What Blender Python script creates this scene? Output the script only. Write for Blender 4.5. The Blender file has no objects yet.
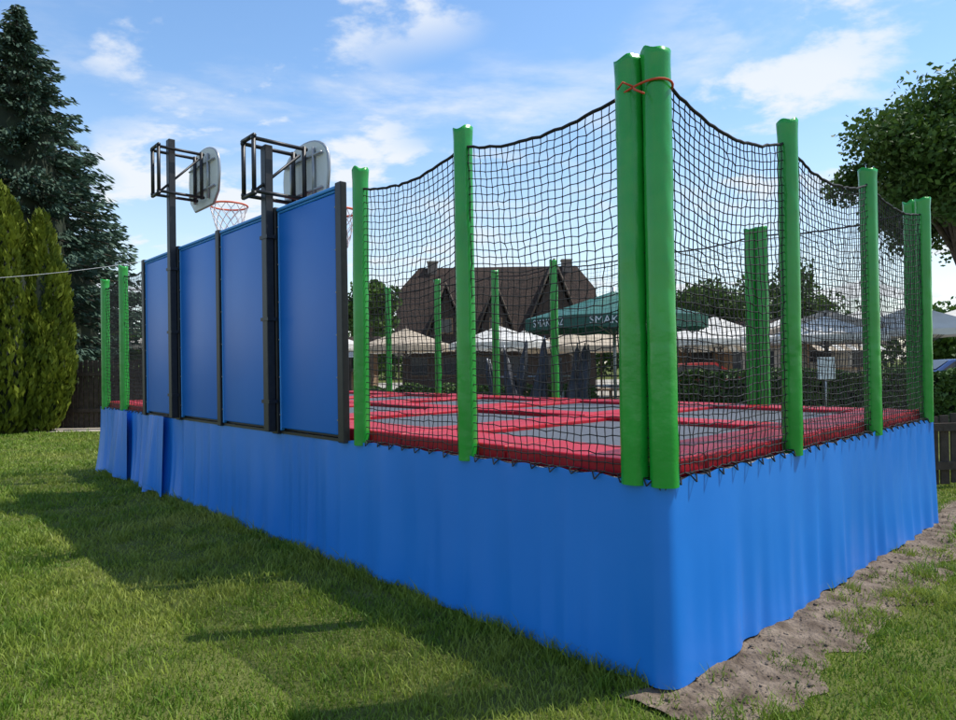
import bpy, bmesh, math, random
import numpy as np
from mathutils import Vector, Matrix, noise
random.seed(7); rng=np.random.default_rng(7)
SC=bpy.context.scene
D=bpy.data
# ------------------------------------------------------------------ frame of the arena
CX,CY=0.833,3.064
LX,LY=-0.680,0.733      # long direction
RX,RY=0.733,0.680       # short direction
TL,SL=9.53,4.47
ZP=0.95
def W(t,s,z): return (CX+t*LX+s*RX, CY+t*LY+s*RY, z)
# ------------------------------------------------------------------ helpers
def link(o,parent=None):
    SC.collection.objects.link(o)
    if parent: o.parent=parent
    return o
def empty(name,loc=(0,0,0)):
    e=D.objects.new(name,None); e.empty_display_size=0.3; SC.collection.objects.link(e); return e
def np_mesh(name,V,F,mat=None,parent=None,smooth=False,attr=None):
    V=np.asarray(V,dtype=np.float32); F=np.asarray(F,dtype=np.int32)
    me=D.meshes.new(name); k=F.shape[1]
    me.vertices.add(len(V)); me.vertices.foreach_set('co',V.ravel())
    me.loops.add(F.size); me.loops.foreach_set('vertex_index',F.ravel())
    me.polygons.add(len(F)); me.polygons.foreach_set('loop_start',np.arange(0,F.size,k,dtype=np.int32))
    if smooth: me.polygons.foreach_set('use_smooth',np.ones(len(F),dtype=bool))
    if attr is not None:
        a=me.attributes.new('rnd','FLOAT','POINT'); a.data.foreach_set('value',np.asarray(attr,dtype=np.float32))
    me.update(calc_edges=True); me.validate()
    if mat: me.materials.append(mat)
    return link(D.objects.new(name,me),parent)
def py_mesh(name,V,F,mat=None,parent=None,smooth=False):
    me=D.meshes.new(name); me.from_pydata([tuple(v) for v in V],[],F)
    if smooth:
        for p in me.polygons: p.use_smooth=True
    me.update()
    if mat: me.materials.append(mat)
    return link(D.objects.new(name,me),parent)
def prisms(A,B,r,n=3):
    A=np.asarray(A,float);B=np.asarray(B,float);d=B-A
    L=np.linalg.norm(d,axis=1,keepdims=True);d=d/np.maximum(L,1e-9)
    ref=np.tile(np.array([[0.31,0.2,0.93]]),(len(A),1)); m=np.abs(d[:,2])>0.8; ref[m]=[0.9,0.4,0.1]
    u=np.cross(d,ref);u/=np.linalg.norm(u,axis=1,keepdims=True);v=np.cross(d,u)
    r=np.broadcast_to(np.asarray(r,float).reshape(-1,1) if np.ndim(r) else np.array([[r]]),(len(A),1))
    Vs=[]
    for P in (A,B):
        for k in range(n):
            a=2*math.pi*k/n; Vs.append(P+r*(math.cos(a)*u+math.sin(a)*v))
    V=np.stack(Vs,axis=1).reshape(-1,3)
    base=(np.arange(len(A))*2*n)[:,None]
    F=[]
    for k in range(n):
        k2=(k+1)%n; F.append(base+np.array([[k,k2,n+k2,n+k]]))
    return V,np.concatenate(F,axis=0)
def tube(name,pts,r,mat,parent=None,n=8,closed=False):
    pts=[Vector(p) for p in pts]; V=[];F=[];N=len(pts)
    rr=r if isinstance(r,(list,tuple)) else [r]*N
    pu=None
    for i,p in enumerate(pts):
        if closed: d=(pts[(i+1)%N]-pts[i-1])
        else: d=pts[min(i+1,N-1)]-pts[max(i-1,0)]
        d.normalize()
        if pu is None:
            ref=Vector((0,0,1)) if abs(d.z)<0.9 else Vector((1,0,0)); u=d.cross(ref).normalized()
        else: u=(pu-d*pu.dot(d)).normalized()
        pu=u; v=d.cross(u)
        for k in range(n):
            a=2*math.pi*k/n; V.append(p+rr[i]*(math.cos(a)*u+math.sin(a)*v))
    M=N if closed else N-1
    for i in range(M):
        j=(i+1)%N
        for k in range(n):
            k2=(k+1)%n; F.append((i*n+k,i*n+k2,j*n+k2,j*n+k))
    if not closed: F.append(tuple(range(n-1,-1,-1))); F.append(tuple((N-1)*n+k for k in range(n)))
    return py_mesh(name,V,F,mat,parent,True)
def box_ts(name,t0,t1,s0,s1,z0,z1,mat,parent=None,bev=0.0,seg=2):
    bm=bmesh.new(); vs=[bm.verts.new(W(t,s,z)) for z in (z0,z1) for (t,s) in ((t0,s0),(t1,s0),(t1,s1),(t0,s1))]
    for f in ((0,1,2,3),(7,6,5,4),(0,4,5,1),(1,5,6,2),(2,6,7,3),(3,7,4,0)): bm.faces.new([vs[i] for i in f])
    bmesh.ops.recalc_face_normals(bm,faces=bm.faces)
    if bev>0: bmesh.ops.bevel(bm,geom=list(bm.edges),offset=bev,segments=seg,affect='EDGES',profile=0.6)
    me=D.meshes.new(name); bm.to_mesh(me); bm.free()
    if bev>0.008:
        for p in me.polygons: p.use_smooth=True
    me.materials.append(mat); return link(D.objects.new(name,me),parent)
def box(name,x0,x1,y0,y1,z0,z1,mat,parent=None,bev=0.0):
    bm=bmesh.new(); vs=[bm.verts.new((x,y,z)) for z in (z0,z1) for (x,y) in ((x0,y0),(x1,y0),(x1,y1),(x0,y1))]
    for f in ((0,1,2,3),(7,6,5,4),(0,4,5,1),(1,5,6,2),(2,6,7,3),(3,7,4,0)): bm.faces.new([vs[i] for i in f])
    bmesh.ops.recalc_face_normals(bm,faces=bm.faces)
    if bev>0: bmesh.ops.bevel(bm,geom=list(bm.edges),offset=bev,segments=2,affect='EDGES')
    me=D.meshes.new(name); bm.to_mesh(me); bm.free(); me.materials.append(mat); return link(D.objects.new(name,me),parent)
# ------------------------------------------------------------------ materials
def mat(name,c1,c2=None,rough=0.6,nscale=5.0,bump=0.0,bscale=40.0,spec=0.5,trans=0.0,attr=False,metal=0.0,detail=3,coat=0.0,bdist=0.01,wa=0.5,big=None):
    m=D.materials.new(name); m.use_nodes=True; nt=m.node_tree; N=nt.nodes; Lk=nt.links
    b=N['Principled BSDF']; b.inputs['Roughness'].default_value=rough; b.inputs['Specular IOR Level'].default_value=spec
    b.inputs['Metallic'].default_value=metal; b.inputs['Coat Weight'].default_value=coat; b.inputs['Coat Roughness'].default_value=0.2
    geo=N.new('ShaderNodeNewGeometry')
    col=None
    if c2 is not None:
        nz=N.new('ShaderNodeTexNoise'); nz.inputs['Scale'].default_value=nscale; nz.inputs['Detail'].default_value=detail
        Lk.new(geo.outputs['Position'],nz.inputs['Vector'])
        rp=N.new('ShaderNodeMapRange'); rp.inputs['From Min'].default_value=0.32; rp.inputs['From Max'].default_value=0.68
        Lk.new(nz.outputs['Fac'],rp.inputs['Value'])
        fac=rp.outputs['Result']
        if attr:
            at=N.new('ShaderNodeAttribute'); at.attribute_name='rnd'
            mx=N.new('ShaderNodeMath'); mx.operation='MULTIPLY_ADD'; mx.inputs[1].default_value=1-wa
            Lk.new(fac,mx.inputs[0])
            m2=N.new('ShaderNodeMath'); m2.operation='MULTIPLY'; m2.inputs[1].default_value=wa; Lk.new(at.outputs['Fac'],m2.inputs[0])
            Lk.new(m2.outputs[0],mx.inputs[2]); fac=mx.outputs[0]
        mix=N.new('ShaderNodeMix'); mix.data_type='RGBA'
        mix.inputs['A'].default_value=(*c1,1); mix.inputs['B'].default_value=(*c2,1)
        Lk.new(fac,mix.inputs['Factor']); col=mix.outputs['Result']
        if big is not None:
            nb=N.new('ShaderNodeTexNoise'); nb.inputs['Scale'].default_value=0.55; nb.inputs['Detail'].default_value=5; nb.inputs['Roughness'].default_value=0.65
            Lk.new(geo.outputs['Position'],nb.inputs['Vector'])
            rb=N.new('ShaderNodeMapRange'); rb.inputs['From Min'].default_value=0.46; rb.inputs['From Max'].default_value=0.66; rb.inputs['To Max'].default_value=0.75
            Lk.new(nb.outputs['Fac'],rb.inputs['Value'])
            mb=N.new('ShaderNodeMix'); mb.data_type='RGBA'; Lk.new(rb.outputs['Result'],mb.inputs['Factor']); Lk.new(col,mb.inputs['A']); mb.inputs['B'].default_value=(*big,1); col=mb.outputs['Result']
        Lk.new(col,b.inputs['Base Color'])
    else: b.inputs['Base Color'].default_value=(*c1,1)
    if bump>0:
        n2=N.new('ShaderNodeTexNoise'); n2.inputs['Scale'].default_value=bscale; n2.inputs['Detail'].default_value=3
        Lk.new(geo.outputs['Position'],n2.inputs['Vector'])
        bp=N.new('ShaderNodeBump'); bp.inputs['Strength'].default_value=bump; bp.inputs['Distance'].default_value=bdist
        Lk.new(n2.outputs['Fac'],bp.inputs['Height']); Lk.new(bp.outputs['Normal'],b.inputs['Normal'])
    if trans>0:
        tr=N.new('ShaderNodeBsdfTranslucent')
        if col: Lk.new(col,tr.inputs['Color'])
        else: tr.inputs['Color'].default_value=(*c1,1)
        ms=N.new('ShaderNodeMixShader'); ms.inputs[0].default_value=trans
        Lk.new(b.outputs[0],ms.inputs[1]); Lk.new(tr.outputs[0],ms.inputs[2]); Lk.new(ms.outputs[0],N['Material Output'].inputs['Surface'])
    return m
M_blue=mat('blue_vinyl',(0.010,0.19,0.67),(0.018,0.225,0.74),0.32,0.8,0.12,5,0.5,bdist=0.015)
M_panel=mat('blue_panel',(0.006,0.14,0.54),(0.010,0.17,0.62),0.38,0.9,0.06,4,0.5)
M_ptrim=mat('blue_panel_trim',(0.03,0.25,0.66),None,0.5)
M_green=mat('green_vinyl',(0.012,0.29,0.03),(0.024,0.36,0.045),0.25,3,0.25,16,0.55,bdist=0.010)
M_red=mat('red_vinyl',(0.36,0.004,0.013),(0.46,0.008,0.022),0.44,3,0.35,12,0.32,bdist=0.015)
M_matt=mat('trampoline_mesh',(0.065,0.07,0.08),(0.10,0.105,0.12),0.6,40,0,1)
M_black=mat('black_steel',(0.010,0.010,0.012),(0.018,0.018,0.02),0.45,20,0.1,60)
M_net=mat('black_net_cord',(0.010,0.011,0.012),None,0.8)
M_board=mat('backboard_white',(0.62,0.62,0.59),(0.76,0.76,0.73),0.6,4)
M_rim=mat('rim_orange',(0.62,0.10,0.03),None,0.45)
M_cord=mat('white_cord',(0.75,0.72,0.72),None,0.8)
M_redcord=mat('red_cord',(0.6,0.08,0.03),None,0.7)
M_dark=mat('deck_dark',(0.02,0.02,0.022),(0.035,0.035,0.035),0.8,5)
M_wood=mat('old_wood',(0.03,0.019,0.012),(0.065,0.043,0.03),0.8,12,0.4,50)
M_soil=mat('soil',(0.09,0.066,0.047),(0.25,0.195,0.145),0.95,9,0.9,45,0.1,bdist=0.03,detail=9)
M_ground=mat('lawn_soil',(0.07,0.09,0.022),(0.15,0.165,0.045),0.95,2.2,0.8,60,0.1,bdist=0.03)
M_grass=mat('grass_blades',(0.065,0.160,0.010),(0.28,0.36,0.045),0.5,3.2,0,1,0.3,trans=0.3,attr=True,detail=3,wa=0.42,big=(0.38,0.39,0.08))
M_pave=mat('terrace_paving',(0.32,0.28,0.22),(0.42,0.38,0.31),0.9,3,0.3,30)
M_bark=mat('bark',(0.06,0.045,0.03),(0.12,0.09,0.065),0.9,8,0.8,25,bdist=0.03)
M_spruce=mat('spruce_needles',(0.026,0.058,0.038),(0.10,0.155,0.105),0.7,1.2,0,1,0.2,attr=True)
M_thuja=mat('thuja_foliage',(0.05,0.085,0.010),(0.20,0.235,0.020),0.7,1.6,0,1,0.2,trans=0.15,attr=True)
M_core=mat('foliage_shade_core',(0.010,0.017,0.008),(0.022,0.034,0.012),0.9,3)  # dark green standing in for the shade inside foliage
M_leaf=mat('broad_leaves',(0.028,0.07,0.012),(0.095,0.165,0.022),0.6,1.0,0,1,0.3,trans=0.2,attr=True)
M_hedge=mat('hedge_leaves',(0.03,0.07,0.015),(0.10,0.17,0.03),0.6,2.0,0,1,0.3,attr=True)
M_cream=mat('cream_canvas',(0.72,0.70,0.64),(0.80,0.78,0.73),0.85,2,trans=0.3)
M_beige=mat('beige_canvas',(0.52,0.43,0.31),(0.60,0.5,0.38),0.85,2,trans=0.3)
M_gcan=mat('green_canvas',(0.014,0.10,0.065),(0.022,0.125,0.085),0.5,2,trans=0.1)
M_white=mat('white_paint',(0.78,0.78,0.76),None,0.6)
M_wall=mat('house_boards',(0.028,0.019,0.013),(0.05,0.034,0.024),0.85,6)
M_tblw=mat('table_wood',(0.20,0.12,0.06),(0.28,0.18,0.10),0.8,6)
M_glass=mat('window_glass',(0.03,0.035,0.04),None,0.1)
M_brick=mat('chimney_brick',(0.14,0.11,0.09),(0.22,0.17,0.14),0.9,10)
M_tarp=mat('black_fabric',(0.012,0.013,0.016),(0.04,0.042,0.05),0.6,4,0.6,9,bdist=0.05)
M_metal=mat('grey_metal',(0.35,0.36,0.37),None,0.4,metal=0.6)
M_stone=mat('pale_wall',(0.36,0.31,0.24),(0.45,0.40,0.32),0.9,3)
M_roof=mat('roof_shingles',(0.024,0.015,0.011),(0.062,0.038,0.027),0.85,2.5,0.5,14,0.3,bdist=0.08,detail=7)

# ------------------------------------------------------------------ ground
def sheet(name,x0,x1,y0,y1,z,m):
    return py_mesh(name,[(x0,y0,z),(x1,y0,z),(x1,y1,z),(x0,y1,z)],[(0,1,2,3)],m)
sheet('ground',-900,900,-200,1600,0.0,M_ground)
sheet('terrace_paving',-14,40,16.5,60,0.004,M_pave)
def soilw(s): return 0.34+0.12*noise.noise(Vector((s*1.7,3.1,0)))+0.13*noise.noise(Vector((s*5,9,0)))
V=[];F=[]; n=200;mrow=18
for i in range(n+1):
    s=-0.20+i/n*6.0
    w=soilw(s)+0.12
    for j in range(mrow+1):
        t=0.12-(w+0.12)*j/mrow
        e=min(1,(1-abs(2*j/mrow-1))*3)
        z=0.005+0.022*e*(0.6+noise.noise(Vector((s*9,t*9,0)))*0.9)+0.010*noise.noise(Vector((s*32,t*32,1)))*e
        V.append(W(t,s,max(z,0.004)))
for i in range(n):
    for j in range(mrow): a=i*(mrow+1)+j; F.append((a,a+1,a+mrow+2,a+mrow+1))
py_mesh('bare_soil',V,F,M_soil,None,True)
bm=bmesh.new()
for i in range(800):
    s=random.uniform(-0.2,5.2); t=-random.uniform(0.02,soilw(s)+0.08); r=random.uniform(0.003,0.010) if random.random()<0.95 else random.uniform(0.012,0.02)
    mtx=Matrix.Translation(Vector(W(t,s,0.02)))@Matrix.Rotation(random.random()*6,4,'Z')@Matrix.Diagonal((r,r*0.8,r*0.6,1))
    bmesh.ops.create_icosphere(bm,subdivisions=1,radius=1,matrix=mtx)
me=D.meshes.new('soil_pebbles'); bm.to_mesh(me); bm.free(); me.materials.append(M_soil); link(D.objects.new('soil_pebbles',me))

# ------------------------------------------------------------------ grass blades (one mesh)
xs=[];ys=[]
y=1.7
while y<17:
    st=0.5; dens=5200*min(1.0,(4.0/ (y+0.25))**1.85); hw=0.78*y+1.1
    cnt=int(2*hw*st*dens)
    xs.append(rng.uniform(-hw,hw,cnt)); ys.append(rng.uniform(y,y+st,cnt)); y+=st
tx=[];ty=[]
for i in range(420):
    yy=rng.uniform(2.0,9.5); xx=rng.uniform(-(0.78*yy+0.6),0.78*yy+0.6); k_=int(rng.integers(18,46)); rad_=rng.uniform(0.02,0.06)
    tx.append(xx+rng.normal(0,rad_,k_)); ty.append(yy+rng.normal(0,rad_,k_))
for i in range(90):
    s_=rng.uniform(-0.2,5.2); t_=-(soilw(s_)+rng.uniform(-0.12,0.12)); p_=W(t_,s_,0); k_=int(rng.integers(15,50)); rad_=rng.uniform(0.02,0.05)
    tx.append(p_[0]+rng.normal(0,rad_,k_)); ty.append(p_[1]+rng.normal(0,rad_,k_))
tx=np.concatenate(tx);ty=np.concatenate(ty); ntuft=len(tx); xs.append(tx); ys.append(ty)
cnt=6000; tt=rng.uniform(0,TL,cnt); so_=-np.abs(rng.normal(0.05,0.035,cnt))-0.02
xs.append(CX+tt*LX+so_*RX); ys.append(CY+tt*LY+so_*RY)
gx=np.concatenate(xs);gy=np.concatenate(ys)
hem=np.zeros(len(gx),bool); hem[-cnt:]=True
tuft=np.zeros(len(gx),bool); tuft[-cnt-ntuft:-cnt]=True
dx=gx-CX;dy=gy-CY; gt=dx*LX+dy*LY; gs=dx*RX+dy*RY
inside=(gt>0.0)&(gt<TL-0.02)&(gs>0.02)&(gs<SL)
sw=np.array([soilw(s) for s in np.linspace(-1,7,400)]); swv=np.interp(gs,np.linspace(-1,7,400),sw)
soil=(gt>-swv)&(gt<0.05)&(gs>-0.12)&(gs<5.6)
edge=(gt<=-swv)&(gt>-swv-0.12)&(gs>-0.3)
keep=(~inside)&(tuft|~(soil&(rng.random(len(gx))>0.04)))&(tuft|~(edge&(rng.random(len(gx))>0.5)))&(gy<16.4)
keep&=~((gt>-0.07)&(gt<0.05)&(gs>0))
keep&=~((gs>SL+0.3)&(gy>9))
gx=gx[keep];gy=gy[keep];hem=hem[keep];tuft=tuft[keep]; n=len(gx); print('blades',n)
dist=gy
h=rng.uniform(0.014,0.044,n)*(1+0.35*np.sin(gx*2.1+1)*np.cos(gy*1.7)+0.35*np.sin(gx*7.3+gy*3)*np.cos(gy*6.1-gx*2))*(1+0.02*dist)
tall=rng.random(n)<0.014; h[tall]*=2.0; h[hem]*=1.8; h[tuft]*=1.7
wd=0.0026*np.maximum(1,(dist/3.6))**0.85*rng.uniform(0.7,1.5,n)
a=rng.uniform(0,2*math.pi,n); lean=rng.uniform(0.2,1.1,n)*h; la=rng.uniform(0,2*math.pi,n)
px=np.cos(a)*wd;py_=np.sin(a)*wd
V=np.zeros((n,5,3))
V[:,0]=np.stack([gx-px,gy-py_,np.zeros(n)],1); V[:,1]=np.stack([gx+px,gy+py_,np.zeros(n)],1)
mx=gx+np.cos(la)*lean*0.35;my=gy+np.sin(la)*lean*0.35
V[:,2]=np.stack([mx+px*0.8,my+py_*0.8,h*0.6],1); V[:,3]=np.stack([mx-px*0.8,my-py_*0.8,h*0.6],1)
V[:,4]=np.stack([gx+np.cos(la)*lean,gy+np.sin(la)*lean,h],1)
b=(np.arange(n)*5)[:,None]
F=np.concatenate([b+np.array([[0,1,2]]),b+np.array([[0,2,3]]),b+np.array([[3,2,4]])])
at_=rng.random(n); at_[tuft]*=0.45
np_mesh('lawn_grass',V.reshape(-1,3),F,M_grass,attr=np.repeat(at_,5))

# ------------------------------------------------------------------ trampoline arena
AR=empty('trampoline_arena')
path=[]
rc=0.05; off=0.03
def side(t0,s0,t1,s1,nt_,ns_,step=0.02):
    L=math.hypot(t1-t0,s1-s0); k=int(L/step)
    for i in range(k+1):
        f=i/k; path.append((t0+(t1-t0)*f,s0+(s1-s0)*f,nt_,ns_))
def arc(tc,sc,a0,a1):
    for i in range(1,6):
        a=a0+(a1-a0)*i/6; path.append((tc+rc*math.cos(a),sc+rc*math.sin(a),math.cos(a),math.sin(a)))
pi=math.pi
side(rc,0,TL-rc,0,0,-1); arc(TL-rc,rc,-pi/2,0); side(TL,rc,TL,SL-rc,1,0); arc(TL-rc,SL-rc,0,pi/2)
side(TL-rc,SL,rc,SL,0,1); arc(rc,SL-rc,pi/2,pi); side(0,SL-rc,0,rc,-1,0); arc(rc,rc,pi,1.5*pi)
V=[];F=[];rows=24;p=0;N=len(path)
for i,(t,s,a1,a2) in enumerate(path):
    if i: p+=math.hypot(t-path[i-1][0],s-path[i-1][1])
    big=1.0+1.2*max(0,min(1,(t-5.3)/1.0))*(1 if a2<-0.5 else 0)
    ph=noise.noise(Vector((p*0.55,0.3,0)))*9
    cf=0.4+0.6*min(1,min(math.hypot(t,s),9)/0.45)
    dep=max(0.0,0.5+noise.noise(Vector((p*1.1,4,0)))*1.4)
    hemz=0.022+0.018*noise.noise(Vector((p*1.6,7,0)))+0.008*noise.noise(Vector((p*6,21,0)))+0.035*(big-1)*max(0,noise.noise(Vector((p*1.1,17,0))))
    for j in range(rows+1):
        hh=j/rows
        amp=(0.007+0.034*hh**0.85)*big*cf
        pd=p+0.03*noise.noise(Vector((p*1.5,hh*0.9,8)))
        sn=math.sin(pd*2*pi/0.46+ph)
        sm=math.sqrt(sn*sn+0.02)
        fold=(1-sm*1.6)*0.42*dep
        w=fold+noise.noise(Vector((pd*4.0,hh*0.45,2)))*1.0+0.40*noise.noise(Vector((pd*9,hh*0.7,5)))*hh
        d=off+amp*w+0.02*hh*hh+ (0.03*hh*hh*(big-1))
        z=0.957-(0.957-max(0.008,hemz))*hh
        if j==0: z+=0.007*math.sin(p*2*pi/0.24)
        V.append(W(t+a1*d,s+a2*d,z))
for i in range(N):
    i2=(i+1)%N
    for j in range(rows):
        F.append((i*(rows+1)+j,i*(rows+1)+j+1,i2*(rows+1)+j+1,i2*(rows+1)+j))
py_mesh('skirt',V,F,M_blue,AR,True)
def flap(t0,wid,seed):
    V=[];F=[]
    for i in range(17):
        f=i/16
        for j in range(15):
            g=j/14
            d=0.085+0.07*g*(0.3+0.7*f)+0.025*g*math.sin(f*9+seed)+0.008*math.sin(f*20+seed)
            V.append(W(t0+wid*(f-0.5)*(1+0.35*g)+0.06*g, -d, 0.955-(0.955-0.03-0.06*f*g)*g))
    for i in range(16):
        for j in range(14): a=i*15+j; F.append((a,a+1,a+16,a+15))
    py_mesh('skirt_flap',V,F,M_blue,AR,True)
flap(6.75,0.5,1); flap(8.25,0.6,3)
box_ts('deck',0.05,TL-0.05,0.05,SL-0.05,0.80,0.90,M_dark,AR)
for nm,pts in (('edge_tube_front',[(0,0),(TL,0)]),('edge_tube_end',[(0,0),(0,SL)]),('edge_tube_back',[(0,SL),(TL,SL)]),('edge_tube_far',[(TL,0),(TL,SL)])):
    tube(nm,[W(pts[0][0],pts[0][1],0.93),W(pts[1][0],pts[1][1],0.93)],0.022,M_black,AR)
for t in np.linspace(0.2,TL-0.2,7):
    for s in (0.12,SL/2,SL-0.12): tube('leg',[W(t,s,0.0),W(t,s,0.82)],0.03,M_black,AR)
mt=[(0.48+i*1.82,0.48+i*1.82+1.34) for i in range(5)]; ms=[(0.48,2.07),(2.41,4.0)]
for (t0,t1) in mt:
    for (s0,s1) in ms: box_ts('jump_mat',t0-0.05,t1+0.05,s0-0.05,s1+0.05,0.965,0.998,M_matt,AR)
def pad(t0,t1,s0,s1,dz=0):
    z=random.uniform(-0.006,0.006)+dz
    box_ts('safety_pad',t0+0.003,t1-0.003,s0+0.003,s1-0.003,0.935+z*0.2,1.035+z,M_red,AR,0.018,3)
cuts=[0.04]+[ (mt[i][1]+mt[i+1][0])/2 for i in range(4)]+[TL-0.04]
for (s0,s1) in ((0.035,0.48),(2.07,2.41),(4.0,4.43)):
    for i in range(5):
        e=np.linspace(cuts[i],cuts[i+1],3)
        for q in range(2): pad(e[q],e[q+1],s0,s1)
cross=[(0.04,mt[0][0])]+[(mt[i][1],mt[i+1][0]) for i in range(4)]+[(mt[4][1],TL-0.04)]
for (t0,t1) in cross:
    for (s0,s1) in ms: pad(t0,t1,s0,(s0+s1)/2,-0.004); pad(t0,t1,(s0+s1)/2,s1,-0.004)
# sleeves
def sleeve(t,s,zt=2.92,r=0.066,lean=(0,0),seed=0,z0=0.93):
    rows=80;n=32;V=[];F=[]
    for j in range(rows+1):
        h=j/rows; z=z0+(zt-z0)*h
        band=max(0,noise.noise(Vector((seed*2,z*2.2,0))))
        for k in range(n):
            a=2*pi*k/n
            ca,sa=math.cos(a),math.sin(a)
            rr=r*(1+0.03*noise.noise(Vector((ca*1.3+seed*7,sa*1.3,z*2)))+0.035*noise.noise(Vector((ca*1.2,sa*1.2+seed*3,z*20)))*(0.2+2.0*band)+0.035*noise.noise(Vector((ca*3.0+seed,sa*3.0,z*1.8))))
            rr*=1+0.025*math.sin(a*3+z*26+seed)*max(0,noise.noise(Vector((ca,seed*4+sa,z*3))))*2
            if h>0.96: rr*=1+0.10*((h-0.96)/0.04)*(0.75+0.6*noise.noise(Vector((ca*1.1,sa*1.1,seed*5+2))))
            da=abs((a-4.4+seed*0.7+pi)%(2*pi)-pi)
            if da<0.13: rr*=1.06
            zz=z
            if h>0.93: zz=z+0.022*((h-0.93)/0.07)*noise.noise(Vector((ca*0.9,sa*0.9,seed*3)))*1.6
            P=W(t+lean[0]*h,s+lean[1]*h,zz); V.append((P[0]+rr*ca,P[1]+rr*sa,P[2]))
    for j in range(rows):
        for k in range(n): k2=(k+1)%n; F.append((j*n+k,j*n+k2,(j+1)*n+k2,(j+1)*n+k))
    c=len(V); P=W(t+lean[0],s+lean[1],zt-0.02); V.append(P)
    for k in range(n): F.append((rows*n+k,rows*n+(k+1)%n,c))
    py_mesh('pole_sleeve',V,F,M_green,AR,True)
polesL=[0.142,1.326,2.48,8.36,9.30]; leanL=[(-0.004,0.0),(0.014,0.008),(-0.012,0.01),(0.01,0),(-0.01,0)]
polesR=[0.0,1.42,2.885,4.31]; leanR=[(0.006,-0.004),(-0.008,-0.012),(0.01,0.008),(-0.01,-0.014)]
polesB=[0.12,1.52,1.64,3.0,4.46,5.64,7.03,8.45,TL-0.05]
k=0
for t,l_ in zip(polesL,leanL): sleeve(t,0.0,2.93 if t<9 else 2.84,0.058 if t>0.2 else 0.069,l_,k); k+=1
for s,l_ in zip(polesR,leanR): sleeve(0.0,s+0.02,2.93,0.058 if s>0.1 else 0.065,l_,k); k+=1
for t in polesB: sleeve(t,SL,2.94,0.062 if t<2 else 0.055,(0,0),k); k+=1
for s in (1.3,2.9): sleeve(TL,s,2.93,0.055,(0,0),k); k+=1
pts=[]
for i in range(28):
    a=2*pi*i/28; pts.append(W(0.071+0.146*math.cos(a),0.010+0.080*math.sin(a),2.765+0.012*math.sin(2*a)))
tube('tie_cord',pts,0.006,M_redcord,AR,6,True)
tube('tie_cord_end',[W(0.07,-0.07,2.765),W(0.05,-0.10,2.74),W(-0.01,-0.11,2.70)],0.005,M_redcord,AR,6)
tube('tie_cord_end',[W(0.07,-0.07,2.765),W(0.11,-0.10,2.79),W(0.14,-0.10,2.765)],0.005,M_redcord,AR,6)
# nets
EA=[];EB=[];KN=[];ER=[]
def netspan(a,b,zt0,zt1,sag,cell=0.048,r=0.0033,knots=True,z0=0.965,bil=0.04,inn=(0,0)):
    L=math.hypot(a[0]-b[0],a[1]-b[1]); n=max(2,round(L/cell)); m=round((2.82-z0)/cell)
    sd=random.random()*50; P=np.zeros((n+1,m+1,3))
    for i in range(n+1):
        f=i/n; t=a[0]+(b[0]-a[0])*f; s=a[1]+(b[1]-a[1])*f
        zt=zt0+(zt1-zt0)*f-sag*4*f*(1-f)
        for j in range(m+1):
            g=j/m
            bl=bil*math.sin(pi*f)*math.sin(pi*min(1,g*1.0))*(noise.noise(Vector((sd,f*1.5,g*1.5)))*1.6+0.5)
            wob=0.8*cell*noise.noise(Vector((sd+3,t*1.6+s*1.6,g*4)))*math.sin(pi*f)**0.5
            wz=0.7*cell*noise.noise(Vector((sd+9,(t+s)*2.2,g*4)))*math.sin(pi*g)**0.5
            x,y_,z=W(t+inn[0]*bl,s+inn[1]*bl,z0+(zt-z0)*g)
            dxx=(b[0]-a[0])/L; dss=(b[1]-a[1])/L
            P[i,j]=(x+wob*(dxx*LX+dss*RX)+rng.normal(0,0.0024),y_+wob*(dxx*LY+dss*RY)+rng.normal(0,0.0024),z+wz+rng.normal(0,0.003))
    A=[P[:-1,:].reshape(-1,3),P[:,:-1].reshape(-1,3)]; B=[P[1:,:].reshape(-1,3),P[:,1:].reshape(-1,3)]
    for q,w in zip(A,B): EA.append(q);EB.append(w);ER.append(np.full(len(q),r))
    if knots: KN.append(P.reshape(-1,3))
    tube('net_top_rope',[tuple(P[i,m]) for i in range(n+1)],0.009,M_net,AR,6)
    out=np.array([W(a[0]-inn[0],a[1]-inn[1],0)])-np.array([W(a[0],a[1],0)]); out=out[0]
    for i in range(0,n,3):
        q=P[i,0]; q2=P[min(i+1,n),0]
        Z=np.array([q,[q[0],q[1],0.964]+out*0.032,[(q[0]+q2[0])/2,(q[1]+q2[1])/2,0.937+random.uniform(-.006,.006)]+out*0.048,[q2[0],q2[1],0.964]+out*0.032,q2])
        EA.append(Z[:-1]);EB.append(Z[1:]);ER.append(np.full(len(Z)-1,0.0045))
zt=2.82
netspan((0.03,0),(1.326,0),zt,zt,0.10,inn=(0,1)); netspan((1.326,0),(2.48,0),zt,zt-0.02,0.09,inn=(0,1))
netspan((7.3,0),(8.36,0),2.8,2.8,0.06,inn=(0,1),knots=False); netspan((8.36,0),(9.5,0),2.8,2.72,0.06,inn=(0,1),knots=False)
netspan((0,0.06),(0,1.44),zt,zt,0.13,inn=(1,0)); netspan((0,1.44),(0,2.905),zt-0.02,zt,0.12,inn=(1,0)); netspan((0,2.905),(0,4.4),zt,zt,0.10,inn=(1,0))
bp_=[0.05,1.58,3.0,4.46,5.64,7.03,8.45,TL]
for i in range(len(bp_)-1): netspan((bp_[i],SL),(bp_[i+1],SL),2.86,2.86,0.06,cell=0.055,r=0.0022,knots=False,inn=(0,-1))
ep=[0.0,1.3,2.9,SL]
for i in range(3): netspan((TL,ep[i]),(TL,ep[i+1]),2.8,2.8,0.06,cell=0.06,r=0.0022,knots=False,inn=(-1,0))
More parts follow.
